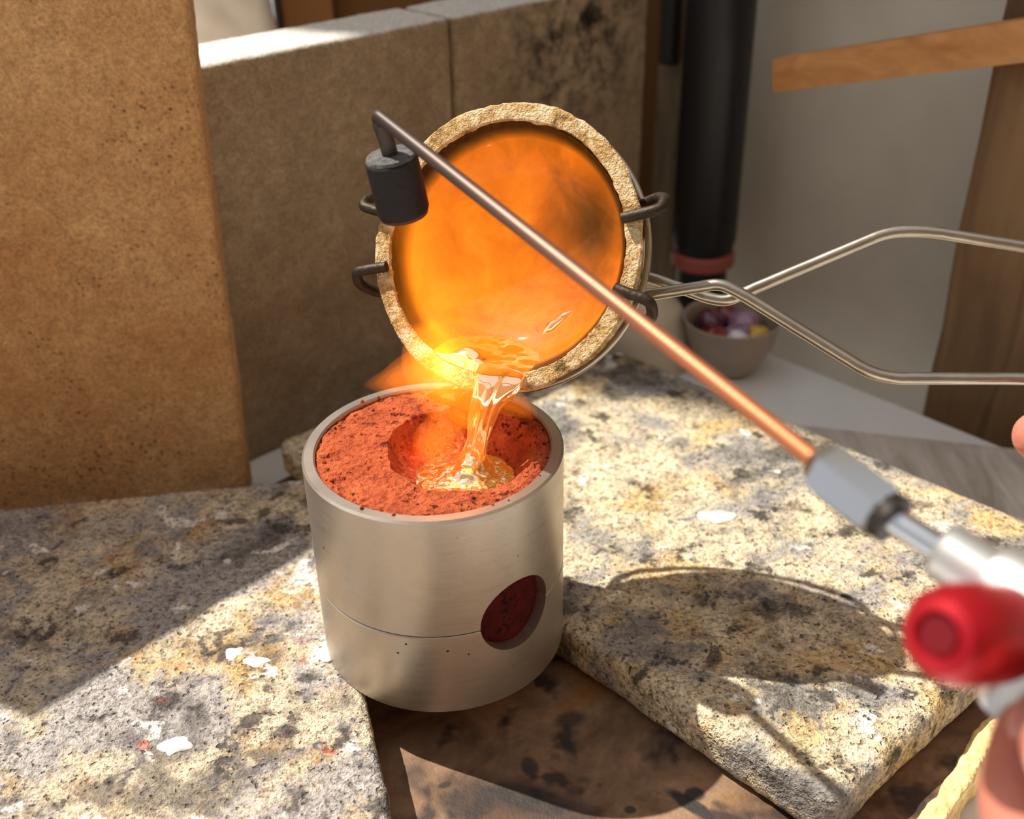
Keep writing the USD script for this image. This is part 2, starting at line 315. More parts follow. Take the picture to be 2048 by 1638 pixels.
M['flame_jet'] = flame_mat('flame_jet', (1.0, .23, .008), 10)
M['flame_hot'] = flame_mat('flame_hot', (1.0, .36, .010), 11)
M['flame_lick'] = flame_mat('flame_lick', (1.0, .20, .008), 32)
def heat_tint():
    """Steel blued by heat near the burner, copper colour along the rest of the tube."""
    g = G(); x = g.add('separate_xyz', vector=pos(g)) + '.x'
    c = g.ramp(g.step(x, -0.0388, 0.0617), [(0, lin(70, 62, 58)), (.25, lin(92, 78, 72)), (.5, lin(128, 94, 80)), (.75, lin(178, 112, 80)), (1, lin(190, 116, 78))])
    return g.done('torch_tube', g.add('principled_bsdf', base_color=c, metallic=.75, roughness=.48) + '.BSDF')
M['tube'] = heat_tint()
M['nozzle'] = plain('burner_dark', lin(26, 20, 20), .6, .4, (500, .0003), .2, 200)
M['burnt'] = plain('burner_back', lin(92, 90, 90), .9, .1, (700, .0008), .35, 400)
M['chrome'] = plain('nickel', lin(196, 200, 204), .22, 1.0)
M['satin'] = plain('satin_metal', lin(206, 206, 204), .42, .9)
M['red'] = plain('red_anodised', lin(170, 18, 32), .38, .55)
M['dark_red'] = plain('red_recess', lin(120, 14, 24), .45, .5)
M['wire'] = plain('tong_steel', lin(170, 162, 150), .30, 1.0, (160, .0002), .12, 120)
M['burnt_wire'] = plain('burnt_steel', lin(62, 52, 44), .55, .8, (400, .0004), .2, 200)
M['skin'] = plain('skin', lin(192, 118, 98), .5, 0, (300, .0003), .08, 60)

# ---------------------------------------------------------------- the setting
fl = slab((-2.2, -1.2), (2.6, -1.2), (0, 1), 3.6, -.93, -.90, (2, 2, 1), .004, [], 0)
tag(obj('floor', fl, M['floor']), kind='structure')
a, b = vn(1.35, -2.2), vn(1.35, 1.6)
tag(obj('wall_back', slab(a, b, (.745, .667), .12, -.9, 2.4, (1, 1, 1), .003, [], 0), M['wall']), kind='structure')
tag(obj('wall_left', slab((-1.162, 1.058), (-1.162 + .745*.55, 1.058 + .667*.55), (-.667, .745), .12, -.9, 2.4, (1, 1, 1), .003, [], 0), M['wall']), kind='structure')
tag(obj('wall_front', slab((-1.3, -.9), (2.4, -.9), (0, -1), .12, -.9, 1.9, (1, 1, 1), .003, [], 0), M['wall']), kind='structure')
tag(obj('wall_right', slab((1.5, -.9), (1.5, 1.5), (1, 0), .12, -.9, 1.9, (1, 1, 1), .003, [], 0), M['wall']), kind='structure')
bench = thing('workbench', 'white topped workbench under the boards and bowls', 'workbench', (*vn(.1, 0), -.9))
a, b = vn(.524, -.95), vn(.524, .55)
obj('worktop', slab(a, b, (-.745, -.667), 1.0, -.065, -.035, (2, 2, 1), .003, [], 0), M['bench'], bench)
for v, n in ((.47, -.9), (.47, .5), (-.42, -.9), (-.42, .5)):
    q = vn(v, n); obj('leg', slab(q - np.array([.03, 0]), q + np.array([.03, 0]), (0, 1), .06, -.9, -.065, (1, 1, 1), .003, [], 0), M['batten'], bench)

# cabinet, post, plank, pipe beyond the bench
cab = thing('metal_cabinet', 'tall grey painted metal cabinet behind the bench and the tongs', 'cabinet', (*vn(.70, .10), -.9))
ca = vn(.62, -0.4551); cb = ca + N2[:2]*.42
t = slab(ca, cb, (.745, .667), .4, -.9, .75, (1, 1, 1), .006, [], 0); obj('body', t, M['cabinet'], cab)
post = thing('wooden_post', 'brown timber post with dark streaks at right edge behind tongs', 'post', (*vn(.60, .2), -.9))
pa = vn(.545, -0.2508)
obj('timber', slab(pa, pa + N2[:2]*.12, (.745, .667), .06, -.9, .75, (4, 2, 60), .006, [(.05, .002)], 4, -.012), M['post'], post)
pl = thing('wooden_plank', 'orange brown wooden bar jutting across the grey cabinet', 'plank', (*vn(.53, 0), .1))
P0, P1, P2, P3 = (np.array(x) for x in ((0.14894, 0.62368, 0.13883), (0.15039, 0.62206, 0.12128), (0.23887, 0.52323, 0.17802), (0.24163, 0.52015, 0.15956)))
d = unit((P2 - P0)); P2, P3 = P0 + d*.26, P1 + unit(P3 - P1)*.26
w8 = np.array([P0, P1, P2, P3, *(q + V2*.018 for q in (P0, P1, P2, P3))])
t = tm(m3.Manifold.hull_points(w8.astype(np.float32))); tag(obj('bar', t, M['plank'], pl))
pc = vn(.567, -0.434)
pipe = thing('black_pipe', 'thick black vertical pipe with a pink ring behind the bowl', 'pipe', (*pc, -.9))
R_P = .0215
ZR0, ZR1 = -0.0161, -0.0046
obj('tube', lathe([(0, ZR1), (R_P*.90, ZR1), (R_P, ZR1 + .008), (R_P, .75), (0, .75)], 48, o=(*pc, 0)), M['pipe'], pipe)
obj('ring', lathe([(0, ZR0), (R_P*.9, ZR0), (R_P*1.0, ZR0 + .002), (R_P*1.0, ZR1 - .002), (R_P*.94, ZR1 - .0003), (0, ZR1 - .0003)], 48, o=(*pc, 0)), M['rubber'], pipe)
obj('foot', lathe([(0, -.9), (R_P*.8, -.9), (R_P*.8, ZR0 - .0002), (0, ZR0 - .0002)], 40, o=(*pc, 0)), M['pipe'], pipe)
ba = vn(.600, -0.5109); bb = vn(.600, -0.4851)
bt = thing('wooden_batten', 'thin upright wooden batten between block wall and black pipe', 'batten', (*ba, -.9))
obj('strip', slab(ba, bb, (.745, .667), .012, -.9, .75, (1, 1, 20), .002, [(.05, .0008)], 6), M['batten'], bt)
ra = vn(.592, -0.5039); rb = vn(.592, -0.4917)
rod = thing('metal_strip', 'dark metal strip fixed to the top of the thin batten', 'strip', (*ra, .1))
obj('bar', slab(ra, rb, (.745, .667), .0075, 0.1032, .75, (1, 1, 1), .002, [], 0), M['dark_metal'], rod)

# behind the block wall
bx = thing('wrapped_package', 'pale wrapped package behind the block wall, beside the orange slab', 'package', (-.25, .74, -.035))
q = np.array((-0.1411, 0.7, 0.1497)); x = unit(np.array([.97, .24, 0])); y = np.array([-x[1], x[0]])
t = slab(q[:2] - x[:2]*.22, q[:2], y, .12, -.035, .23, (40, 10, 50), .008, [(.05, .006), (.016, .0016)], 9); obj('wrapping', t, M['pale_wrap'], bx)
q = q + np.array([.003, .02, 0])
cbx = thing('cardboard_box', 'brown cardboard box standing behind the block wall', 'box', (*q[:2], -.035))
obj('side', slab(q[:2], q[:2] + x[:2]*.032, y, .12, -.035, .22, (2, 2, 2), .002, [], 0), M['card'], cbx)
q2 = q[:2] + x[:2]*.0325 + y*.012; obj('flap', slab(q2, q2 + x[:2]*.24, y, .006, -.035, .23, (2, 1, 2), .0015, [], 0), plain('card_dark', lin(120, 84, 44), .85, 0, None, .08, 12), cbx)

# ---------------------------------------------------------------- boards and blocks
NE = [(.03, .0012), (.006, .0005), (.0022, .00022)]
rb_ = slab((-0.1162, 0.4581), (.100, .2335), (.75, .66), .19, -.0195, .0002, (190, 130, 12), .005, NE, 21)
right = thing('soldering_board', 'sandy stained refractory board with rounded front corner at right of the flask', 'board', (.09, .42, -.02))
obj('slab', rb_, M['board_right'], right)
lb = rbox(190, 190, 12, .30, .30, .02, .004); lb = roughen(lb, NE, 33); v = lb.vertices
A_, B_, D_ = np.array([-.0895, .4255]), np.array([-.0157, .136]), np.array([-.385, .384])
s_, t_ = (v[:, 0:1]/.30 + .5), (v[:, 1:2]/.30 + .5)
xy = A_ + (D_ - A_)*(1 - s_) + (B_ - A_)*(1 - t_); lb.vertices = np.hstack([xy, v[:, 2:3] - .0094])
left = thing('soldering_board', 'paint-spotted refractory board in front of the orange slab, left of the flask', 'board', (-.2, .28, -.02))
obj('slab', lb, M['board_left'], left)
def blot(px, py, r, seed, squash=(1, .8)):
    t = trimesh.creation.icosphere(3, 1.0); v = t.vertices*np.array([r*squash[0], r*squash[1], .0011]); t.vertices = v
    t.vertices += (t.vertices/np.maximum(np.linalg.norm(t.vertices, axis=1, keepdims=True), 1e-9))*(meshkit.fbm(np.c_[t.vertices[:, :2]/r*1.6, np.zeros(len(v))] + seed, 3)[:, None] - .5)*r*.9*np.array([1, 1, 0])
    t.vertices = t.vertices + np.array([px, py, .0004]); return t
for k, (px, py, r, sq) in enumerate([(-0.1052, 0.3075, 0.0042, (1, 0.8)), (-0.096, 0.3033, 0.005, (1.3, 0.6)), (-0.0705, 0.3064, 0.0048, (1, 1)), (-0.1162, 0.2639, 0.0056, (1.2, 0.8)), (-0.1197, 0.3628, 0.0022, (1, 0.8))]):
    obj('plaster_spot', blot(px, py, r*.86, k*3.1, sq), M['plaster'], left, smooth=True)
px, py = (0.0883, 0.3869)
obj('plaster_spot', blot(px, py, .0062, 40, (1.3, .8)), M['plaster'], right, smooth=True)
E0, E1 = np.array([.674, .738]), np.array([-.738, .674]); BE = np.array([.1375, .2437])
base = thing('base_board', 'dark stained board with burn marks beneath the flask and the sandy boards', 'board', (.0, .3, -.035))
obj('slab', slab(BE - E0*.25, BE + E0*.065, E1, .33, -.0346, -.0205, (60, 60, 3), .0025, [(.04, .0006), (.008, .0002)], 5), M['base'], base)
obj('crumbled_edge', slab(BE - E0*.25 - E1*.0035, BE + E0*.064 - E1*.0035, E1, .008, -.035, -.0185, (260, 7, 10), .0022, [(.012, .0018), (.004, .0009)], 15), M['crumbly'], base, label='pale yellow crumbled edge')
gb = thing('weathered_board', 'weathered grey wooden board on the bench beyond the sandy board', 'board', (.24, .44, -.035))
obj('slab', slab((.150, .513), (.37, .455), (-.26, -.97), .15, -.035, -.030, (40, 30, 1), .0012, [(.03, .0004)], 8), M['grey_wood'], gb)

sl = thing('refractory_slab', 'tall orange brown pitted refractory slab standing at left', 'slab', (-.18, .45, -.035))
d = unit(np.array([-.1309 + .2466, .4504 - .4324])); p1 = np.array([-.1318, .4504]); p0 = p1 - d*.126
t = slab(p0, p1, (-d[1], d[0]), .025, -.035, .225, (75, 10, 120), .003, [(.05, .0008), (.008, .0006), (.0025, .00025)], 40, .036); obj('slab', t, M['slab'], sl)
for v0, v1, lab, sd in ((.199, .3755, 'greyish brown refractory block with sunlit top next to the orange slab', 51), (.3768, .531, 'soot-stained greyish brown refractory block behind the crucible, nearest the batten', 57)):
    bl = thing('refractory_block', lab, 'block', (*vn((v0 + v1)/2, -.48), -.035), group=None)
    obj('block', slab(vn(v0, -.4605), vn(v1, -.4605), (-.667, .745), .0445, -.035, .171, (70, 20, 90), .004, [(.05, .0007), (.008, .0005)], sd), M['block'], bl)
shade_block = thing('refractory_block', 'unseen sandy block added left of the paint-spotted board, outside the frame, to shade it', 'block', (-.31, .42, -.035))  # unseen block, added and sized for the shadow it throws on the left board
obj('block', slab((-.352, .361), (-.266, .456), (-.74, .67), .03, -.035, .30, (20, 8, 40), .003, [(.03, .0007)], 61), M['slab'], shade_block)

# ---------------------------------------------------------------- flask, clay
FX, FY, FH, FR, FI = -0.02742, 0.32061, 0.08235, .045, .0405
flask = thing('casting_flask', 'two-part aluminium casting ring packed with red clay', 'flask', (FX, FY, 0))
def ring(z0, z1, c0, c1):
    k = .0006; prof = [(FI, z0), (FR - c0, z0), (FR, z0 + c0), (FR, z1 - c1), (FR - c1, z1), (FI + k, z1), (FI, z1 - k)]
    return m3.Manifold.revolve(m3.CrossSection([prof]), 192).translate([FX, FY, 0])
HA = math.radians(-51.3); hd = np.array([math.cos(HA), math.sin(HA), 0])
hole = man(place(trimesh.creation.cylinder(.0144, .04, sections=72), frame(hd), np.array([FX, FY, .0364]) + hd*.045))
obj('upper_ring', tm(ring(.0353, FH, .0004, .0008) - hole), M['alu'], flask)
obj('lower_ring', tm(ring(.0003, .0350, .0009, .0004) - hole), M['alu'], flask)
HX, HY = (-0.01723, 0.32051)
def clay_z(x, y):
    p = np.stack([x, y, np.zeros_like(x)], -1); d = np.hypot(x - HX, y - HY) + (meshkit.fbm(p/.012 + 3, 3) - .5)*.004
    z = np.where(d < .0265, -.0175*np.clip((.0265 - d)/.0145, 0, 1)**.85, 0)
    z += (meshkit.fbm(p/.010, 3, 5) - .5)*.0012 + (meshkit.fbm(p/.0024, 3, 8) - .5)*.0014
    holes = meshkit.noise(p/.0016 + 9, 12)*meshkit.noise(p/.007 + 2, 15); z -= .0011*np.clip((holes - .52)/.2, 0, 1)
    r = np.hypot(x - FX, y - FY); z -= .0005 + .0008*np.clip((r - .0385)/.002, 0, 1)
    return FH - .0002 + z
nr, na = 190, 460
rr = FI*.9985*np.linspace(0, 1, nr + 1)[1:]**.8; aa = np.arange(na)*2*np.pi/na
X, Y = FX + rr[:, None]*np.cos(aa), FY + rr[:, None]*np.sin(aa); Z = clay_z(X, Y)
v = np.vstack([np.stack([X, Y, Z], -1).reshape(-1, 3), np.stack([X[-1], Y[-1], np.full(na, .0008)], -1), [[FX, FY, clay_z(np.array([FX]), np.array([FY]))[0]], [FX, FY, .0008]]])
i, j = np.meshgrid(np.arange(nr), np.arange(na), indexing='ij'); k = (j + 1) % na
q = np.stack([i*na + j, (i + 1)*na + j, (i + 1)*na + k, i*na + k], -1).reshape(-1, 4); e = np.arange(na); e1_ = (e + 1) % na
f = np.vstack([q[:, [0, 1, 2]], q[:, [0, 2, 3]], np.stack([np.full(na, len(v) - 2), e, e1_], 1), np.stack([np.full(na, len(v) - 1), nr*na + e1_, nr*na + e], 1)])
clay = thing('casting_clay', 'red oil-bound casting clay with a pouring hollow inside the flask', 'clay', (FX, FY, 0))
obj('packing', trimesh.Trimesh(v, f, process=False), M['clay'], clay, smooth=40)
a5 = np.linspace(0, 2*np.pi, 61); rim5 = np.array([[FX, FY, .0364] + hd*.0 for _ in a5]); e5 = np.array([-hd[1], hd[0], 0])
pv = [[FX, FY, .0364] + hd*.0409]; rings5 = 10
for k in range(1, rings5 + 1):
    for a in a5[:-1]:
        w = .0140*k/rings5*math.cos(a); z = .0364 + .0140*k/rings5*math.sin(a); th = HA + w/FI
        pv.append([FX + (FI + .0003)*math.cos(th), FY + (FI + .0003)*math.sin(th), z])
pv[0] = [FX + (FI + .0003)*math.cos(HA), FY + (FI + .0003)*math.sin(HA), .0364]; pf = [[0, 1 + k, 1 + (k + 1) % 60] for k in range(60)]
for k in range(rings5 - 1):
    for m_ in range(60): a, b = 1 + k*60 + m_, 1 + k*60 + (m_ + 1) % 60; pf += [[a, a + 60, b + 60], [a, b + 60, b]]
obj('shaded_face', trimesh.Trimesh(np.array(pv), pf, process=False), clay_mat('clay_shaded', lin(96, 26, 26), lin(70, 16, 18), lin(40, 10, 12)), clay, smooth=60, label='red clay in the side hole with shade painted into its colour')  # same red clay; the shade inside the hole is painted as darker colour
rng = np.random.default_rng(5); cr = []
for k in range(46):
    a = rng.uniform(0, 2*np.pi); r = rng.choice([rng.uniform(.030, .040), rng.uniform(.0395, .0442)], p=[.7, .3]); s = rng.uniform(.0003, .0008)
    x, y = FX + r*math.cos(a), FY + r*math.sin(a)
    if math.hypot(x - HX, y - HY) < .027: continue
    z = float(clay_z(np.array([x]), np.array([y]))[0]) if r < FI else FH
    b_ = trimesh.creation.icosphere(1, s); b_.vertices = b_.vertices*rng.uniform(.7, 1.3, (len(b_.vertices), 1)) + [x, y, z + s*.4]; cr.append(b_)
tag(obj('crumbs', trimesh.util.concatenate(cr), M['clay'], clay), kind='stuff')

# ---------------------------------------------------------------- crucible, melt, flame
cru = thing('crucible', 'round sandy ceramic melting dish glowing orange inside, tipped over the flask', 'crucible', CC - CN*.03)
inner = [(0, -.0235), (.010, -.0230), (.020, -.0212), (.029, -.0180), (.0355, -.0135), (.0398, -.0085), (.0422, -.0035), (.0434, -.0008)]
def dense(p, n=5): p = np.asarray(p); return np.vstack([p[:-1][i] + (p[1:][i] - p[:-1][i])*t for i in range(len(p) - 1) for t in np.linspace(0, 1, n, endpoint=False)] + [p[-1:]])
outer = dense([(0, -.031), (.016, -.031), (.028, -.028), (.039, -.020), (.046, -.010), (.0495, -.002), (.0498, -.0006), (.0490, .0002), (.0440, .0002), (.0436, -.0006)], 4)
prof = np.vstack([outer, dense([(.0432, -.0032), (.0408, -.0087), (.0363, -.0140), (.0297, -.0187), (.0205, -.0220), (.0102, -.0238), (0, -.0243)], 2)])
t = lathe(prof, 260, CR, CC); t = roughen(t, [(.012, .0009), (.0022, .0005), (.001, .0002)], 71); obj('body', t, M['crucible'], cru)
ins = np.vstack([dense(inner, 3), np.asarray(inner)[::-1] - np.array([0, .0004])]); ins[-1, 0] = 0; ins[0, 0] = 0
obj('lining', lathe(ins, 160, CR, CC), M['lining'], cru, smooth=60, label='glowing orange glazed inside')
melt = thing('molten_silver', 'shiny molten silver flowing from the crucible into the clay hollow', 'molten metal', (HX, HY, FH - .016))
ZP = .1078
pool = man(lathe(np.vstack([np.asarray(inner) + [0, .0003], [(.0434, .0006), (0, .0006)]]), 160, CR, CC)).trim_by_plane([0, 0, -1], -ZP)
tp = taubin(pool, .0012, 2); vv = tp.vertices; topm = vv[:, 2] > ZP - .0006
vv[topm, 2] += (meshkit.fbm(np.c_[vv[topm, :2]/.010, np.zeros(topm.sum())], 2, 3) - .5)*.0014; q = (-0.01505, 0.33944); vv[topm, 2] += .0024*np.exp(-(np.hypot((vv[topm, 0] - q[0])*.8, vv[topm, 1] - q[1])/.0042)**2); tp.vertices = vv
obj('crucible_pool', tp, M['melt'], melt, smooth=True)
S0, S1, S2 = np.array((-0.00376, 0.33763, 0.1075)), np.array((-0.00513, 0.32387, 0.1072)), np.array((-0.01431, 0.32819, 0.06985))
S1b = np.array((-0.00815, 0.31937, 0.10056))
ctrl = [S0 + (S0 - S1)*.3 - [0, 0, .0035], S0 - [0, 0, .0018], S1 - [0, 0, .0006], S1b, S1b*.45 + S2*.55, S2 - [0, 0, .001]]
from scipy.interpolate import CubicSpline, PchipInterpolator
u = np.array([0, .1, .28, .5, .74, 1.0]); uu = np.linspace(0, 1, 110); cs = np.stack([PchipInterpolator(u, np.array(ctrl)[:, k])(uu) for k in range(3)], 1)
from scipy.ndimage import gaussian_filter1d
cs[1:-1] = gaussian_filter1d(cs, 4.5, axis=0, mode='nearest')[1:-1]
wid = np.interp(uu, [0, .1, .28, .42, .55, .8, .95, 1], [.0015, .0088, .0088, .0056, .0043, .0036, .0040, .006]); thk = np.interp(uu, [0, .1, .28, .42, .6, 1], [.0004, .0012, .0022, .0030, .0029, .0030]); wid = gaussian_filter1d(wid, 3); thk = gaussian_filter1d(thk, 3)
ns = 64; th = np.arange(ns)*2*np.pi/ns; ring_ = []
tv = np.gradient(cs, axis=0); tv /= np.linalg.norm(tv, axis=1, keepdims=True); side = unit(RT)
for k in range(len(uu)):
    a = unit(side - tv[k]*(side @ tv[k])); b = np.cross(tv[k], a); g_ = uu[k]
    rip = 1 + .22*np.sin(3*th + 5*g_) * np.clip((g_ - .12)*4, 0, 1) + .12*np.sin(7*th - 9*g_ + 1) * np.clip((g_ - .12)*4, 0, 1)
    ring_.append(cs[k] + (wid[k]*rip*np.cos(th))[:, None]*a + (thk[k]*rip*np.sin(th))[:, None]*b)
vs = np.array(ring_).reshape(-1, 3); i, j = np.meshgrid(np.arange(len(uu) - 1), np.arange(ns), indexing='ij'); k = (j + 1) % ns
q = np.stack([i*ns + j, i*ns + k, (i + 1)*ns + k, (i + 1)*ns + j], -1).reshape(-1, 4); e = np.arange(ns); n0 = len(vs)
vs = np.vstack([vs, cs[:1], cs[-1:]]); f = np.vstack([q[:, [0, 1, 2]], q[:, [0, 2, 3]], np.stack([np.full(ns, n0), (e + 1) % ns, e], 1), np.stack([np.full(ns, n0 + 1), (len(uu) - 1)*ns + e, (len(uu) - 1)*ns + (e + 1) % ns], 1)])
st = trimesh.Trimesh(vs, f, process=False); st.fix_normals(); obj('stream', st, M['melt_stream'], melt, smooth=True)
MZ = FH - .0135
mp = trimesh.creation.cylinder(1, 1, sections=8)
nr2, na2 = 60, 120; r2 = .0195*np.linspace(0, 1, nr2 + 1)[1:]; a2 = np.arange(na2)*2*np.pi/na2
X, Y = HX + r2[:, None]*np.cos(a2), HY + r2[:, None]*np.sin(a2); p = np.stack([X, Y, 0*X], -1)
ds = np.hypot(X - S2[0], (Y - S2[1])); dd = np.hypot(X - S2[0] + .002, Y - S2[1] + .006)
Z = MZ + .0062*np.exp(-(ds/.0050)**2) + .0040*np.exp(-(dd/.0060)**2) + .0004*np.sin(ds/.0013)*np.exp(-(ds/.010)**2) + (meshkit.fbm(p/.0060, 2, 4) - .5)*.0026*np.exp(-(dd/.011)**2) + (meshkit.fbm(p/.012, 2, 9) - .5)*.0008
v = np.vstack([np.stack([X, Y, Z], -1).reshape(-1, 3), [[HX, HY, Z[0].mean()]], np.stack([X[-1], Y[-1], np.full(na2, MZ - .004)], -1), [[HX, HY, MZ - .004]]])
i, j = np.meshgrid(np.arange(nr2 - 1), np.arange(na2), indexing='ij'); k = (j + 1) % na2
q = np.stack([i*na2 + j, (i + 1)*na2 + j, (i + 1)*na2 + k, i*na2 + k], -1).reshape(-1, 4); e = np.arange(na2); k1 = (e + 1) % na2; n0 = nr2*na2
q2 = np.stack([(nr2 - 1)*na2 + e, n0 + 1 + e, n0 + 1 + k1, (nr2 - 1)*na2 + k1], 1)
f = np.vstack([q[:, [0, 1, 2]], q[:, [0, 2, 3]], q2[:, [0, 1, 2]], q2[:, [0, 2, 3]], np.stack([np.full(na2, n0), e, k1], 1), np.stack([np.full(na2, n0 + 1 + na2), n0 + 1 + k1, n0 + 1 + e], 1)])
obj('mould_pool', trimesh.Trimesh(v, f, process=False), M['melt_mold'], melt, smooth=True)

NB, NT = np.array((-0.03282, 0.33166, 0.16263)), np.array((-0.03555, 0.33003, 0.18148))
LIP = np.array((-0.0199, 0.32906, 0.108))
fire = thing('flame', 'orange gas flame blowing from the burner across the crucible and over the clay', 'flame', LIP)
def plume(pts, radii, n=26):
    p = np.array(pts, float); u = np.linspace(0, 1, len(p)); w = np.linspace(0, 1, n)
    return tube(np.stack([PchipInterpolator(u, p[:, k])(w) for k in range(3)], 1), PchipInterpolator(u, radii)(w), 32)
def burn(name, pts, radii, mat, layers=(1.0, .72, .44)):
    """Nested bodies of thin glowing gas: the flame is fainter towards its outside."""
    for s in layers:
        p = np.array(pts, float); u = np.linspace(0, 1, len(p)); w = np.linspace(.03*(1 - s), 1 - .40*(1 - s), 26)
        r = PchipInterpolator(u, radii)(w)*s; q = np.linspace(0, 1, 26); r *= np.minimum(1, np.sqrt(np.clip((1 - q)/.12, 0, 1)) + .004)
        obj(name, tube(np.stack([PchipInterpolator(u, p[:, k])(w) for k in range(3)], 1), r, 32), mat, fire, smooth=True)
burn('jet', [NB, NB*.7 + LIP*.3, NB*.35 + LIP*.65, LIP + [0, 0, .003]], [.0070, .0100, .0135, .0125], M['flame_jet'])
LA = [np.array(x) for x in [(-0.01953, 0.32156, 0.11016), (-0.02687, 0.31988, 0.11125), (-0.03369, 0.32112, 0.10942), (-0.04167, 0.32368, 0.1059), (-0.05183, 0.32677, 0.10326)]]
burn('lick', LA, [.012, .0100, .0078, .0046, .0002], M['flame_lick'])
LB = [np.array(x) for x in [(-0.03013, 0.34051, 0.11865), (-0.02546, 0.33124, 0.11082), (-0.01983, 0.32293, 0.10462), (-0.01419, 0.32074, 0.09699), (-0.0163, 0.322, 0.08733)]]
burn('curtain', LB, [.005, .0125, .0135, .0095, .001], M['flame_lick'])
LC = [np.array(x) for x in [(-0.02967, 0.33468, 0.12057), (-0.02566, 0.32721, 0.11579), (-0.02116, 0.32242, 0.11162), (-0.01626, 0.32025, 0.10795)]]
burn('core', LC, [.0008, .0042, .0050, .0012], M['flame_hot'], (1.0, .6))
LD = [np.array(x) for x in [(-0.00649, 0.32281, 0.10049), (-0.00231, 0.32363, 0.09795), (0.0036, 0.32399, 0.09463), (0.00955, 0.32364, 0.0901)]]
burn('tail', LD, [.004, .005, .004, .0003], M['flame_lick'], (1.0, .6))
LE = [np.array(x) for x in [(-0.01544, 0.32563, 0.08953), (-0.02313, 0.32906, 0.08355), (-0.02707, 0.32794, 0.07772), (-0.02211, 0.32179, 0.07321)]]
burn('glow', LE, [.002, .0075, .0085, .002], M['flame_lick'], (1.0, .6))

# ---------------------------------------------------------------- crucible tongs
tg = thing('crucible_tongs', 'bent steel wire tongs with claws gripping the crucible', 'tongs', CC)
rg = [cloc(a, .0480, -.0125) for a in np.linspace(0, 360, 97)]
obj('ring', tube(np.array(rg), .0012, 14), M['wire'], tg)
rg = [cloc(a, .0415, -.0235) for a in np.linspace(0, 360, 97)]
obj('ring', tube(np.array(rg), .0015, 14), M['wire'], tg)
for a, da in ((21, 8), (174, -7), (-162, 8), (-9, -8)):
    pts = [cloc(a + da, .0482, -.012), cloc(a + da*.9, .0545, -.009), cloc(a + da*.5, .0582, -.002), cloc(a, .0568, .0022), cloc(a, .0515, .0026), cloc(a, .0440, .0022)]
    obj('claw', tube(smooth_path(pts, .003), .0019, 14), M['burnt_wire'], tg)
WA = [np.array(x) for x in [(0.04282, 0.35392, 0.12168), (0.04851, 0.34673, 0.12524), (0.07124, 0.34115, 0.13152), (0.07718, 0.33771, 0.12962), (0.11772, 0.31655, 0.10954), (0.12588, 0.31458, 0.10818), (0.16588, 0.30977, 0.10986), (0.21902, 0.29812, 0.11178)]]
WB = [np.array(x) for x in [(0.0422, 0.36185, 0.12723), (0.04891, 0.35828, 0.12709), (0.06975, 0.34862, 0.12254), (0.07543, 0.34629, 0.12253), (0.08169, 0.3469, 0.12552), (0.12824, 0.34939, 0.14546), (0.14017, 0.34755, 0.14627), (0.17054, 0.33895, 0.14351), (0.22292, 0.31984, 0.1387)]]
obj('handle_wire', tube(smooth_path(WA, .009), .0021, 18), M['wire'], tg)
obj('handle_wire', tube(smooth_path(WB, .009), .0021, 18), M['wire'], tg)

# ---------------------------------------------------------------- torch
tr = thing('gas_torch', 'gas torch with dark burner, copper tube and red knob', 'torch', NB)
nd = unit(NB - NT); NR = frame(-nd); LN = np.linalg.norm(NB - NT)
obj('burner', lathe([(0, .0005), (.0080, .0005), (.0083, .0012), (.0083, LN - .0012), (.0074, LN - .0010), (.0066, LN - .0012), (.0066, .0060), (0, .0060)][:4] + [(.0074, LN - .0002), (.0, LN - .0002)], 64, NR, NB), M['nozzle'], tr)
mouth = lathe([(0, -.0011), (.0058, -.0011), (.0076, -.0008), (.0080, .0004), (0, .0004)], 64, NR, NB); obj('mouth', mouth, plain('burner_mouth', lin(70, 46, 44), .5, .5), tr)
t = lathe([(0, LN - .0006), (.0079, LN - .0006), (.0076, LN + .0004), (.003, LN + .0007), (0, LN + .0007)], 64, NR, NB); obj('burner_back', roughen(t, [(.002, .0002)], 2), M['burnt'], tr, label='rough grey burner back')
EL, TE = np.array((-0.03877, 0.32863, 0.19484)), np.array((0.06261, 0.18692, 0.16046))
pth = smooth_path([NT - nd*.0005, NT - nd*.006 + (EL - NT)*.1, EL, TE], .004, 10)
obj('tube', tube(pth, np.r_[np.full(12, .0025), np.full(len(pth) - 12, .00205)], 24), M['tube'], tr)
Q = [np.array(x) for x in [(0.06187, 0.18808, 0.16045), (0.07192, 0.17309, 0.15771), (0.07331, 0.17112, 0.15732), (0.07996, 0.16397, 0.15602), (0.08738, 0.15599, 0.15432), (0.10411, 0.13774, 0.15096)]]
def hexnut(a, b, r0, r1):
    R = frame(b - a); L = np.linalg.norm(b - a); an = np.arange(6)*np.pi/3 + .2; pts = []
    for z, r in ((0, r0), (L*.22, r1), (L*.93, r1), (L, r1*.9)): pts += [R @ np.array([r*math.cos(t), r*math.sin(t), z]) + a for t in an]
    return tm(m3.Manifold.hull_points(np.array(pts, np.float32)))
obj('hex_nut', hexnut(Q[0], Q[1], .0036, .0062), M['chrome'], tr)
obj('collar', tube([Q[1] - (Q[1] - Q[0])*.03, Q[2]], .0050, 32), M['dark_metal'], tr)
obj('stem', tube([Q[2] - (Q[2] - Q[1])*.5, Q[3]], .0029, 32), M['chrome'], tr)
obj('sleeve', lathe([(0, 0), (.0050, 0), (.0058, .001), (.0058, np.linalg.norm(Q[4] - Q[3])), (0, np.linalg.norm(Q[4] - Q[3]))], 48, frame(Q[4] - Q[3]), Q[3]), M['satin'], tr)
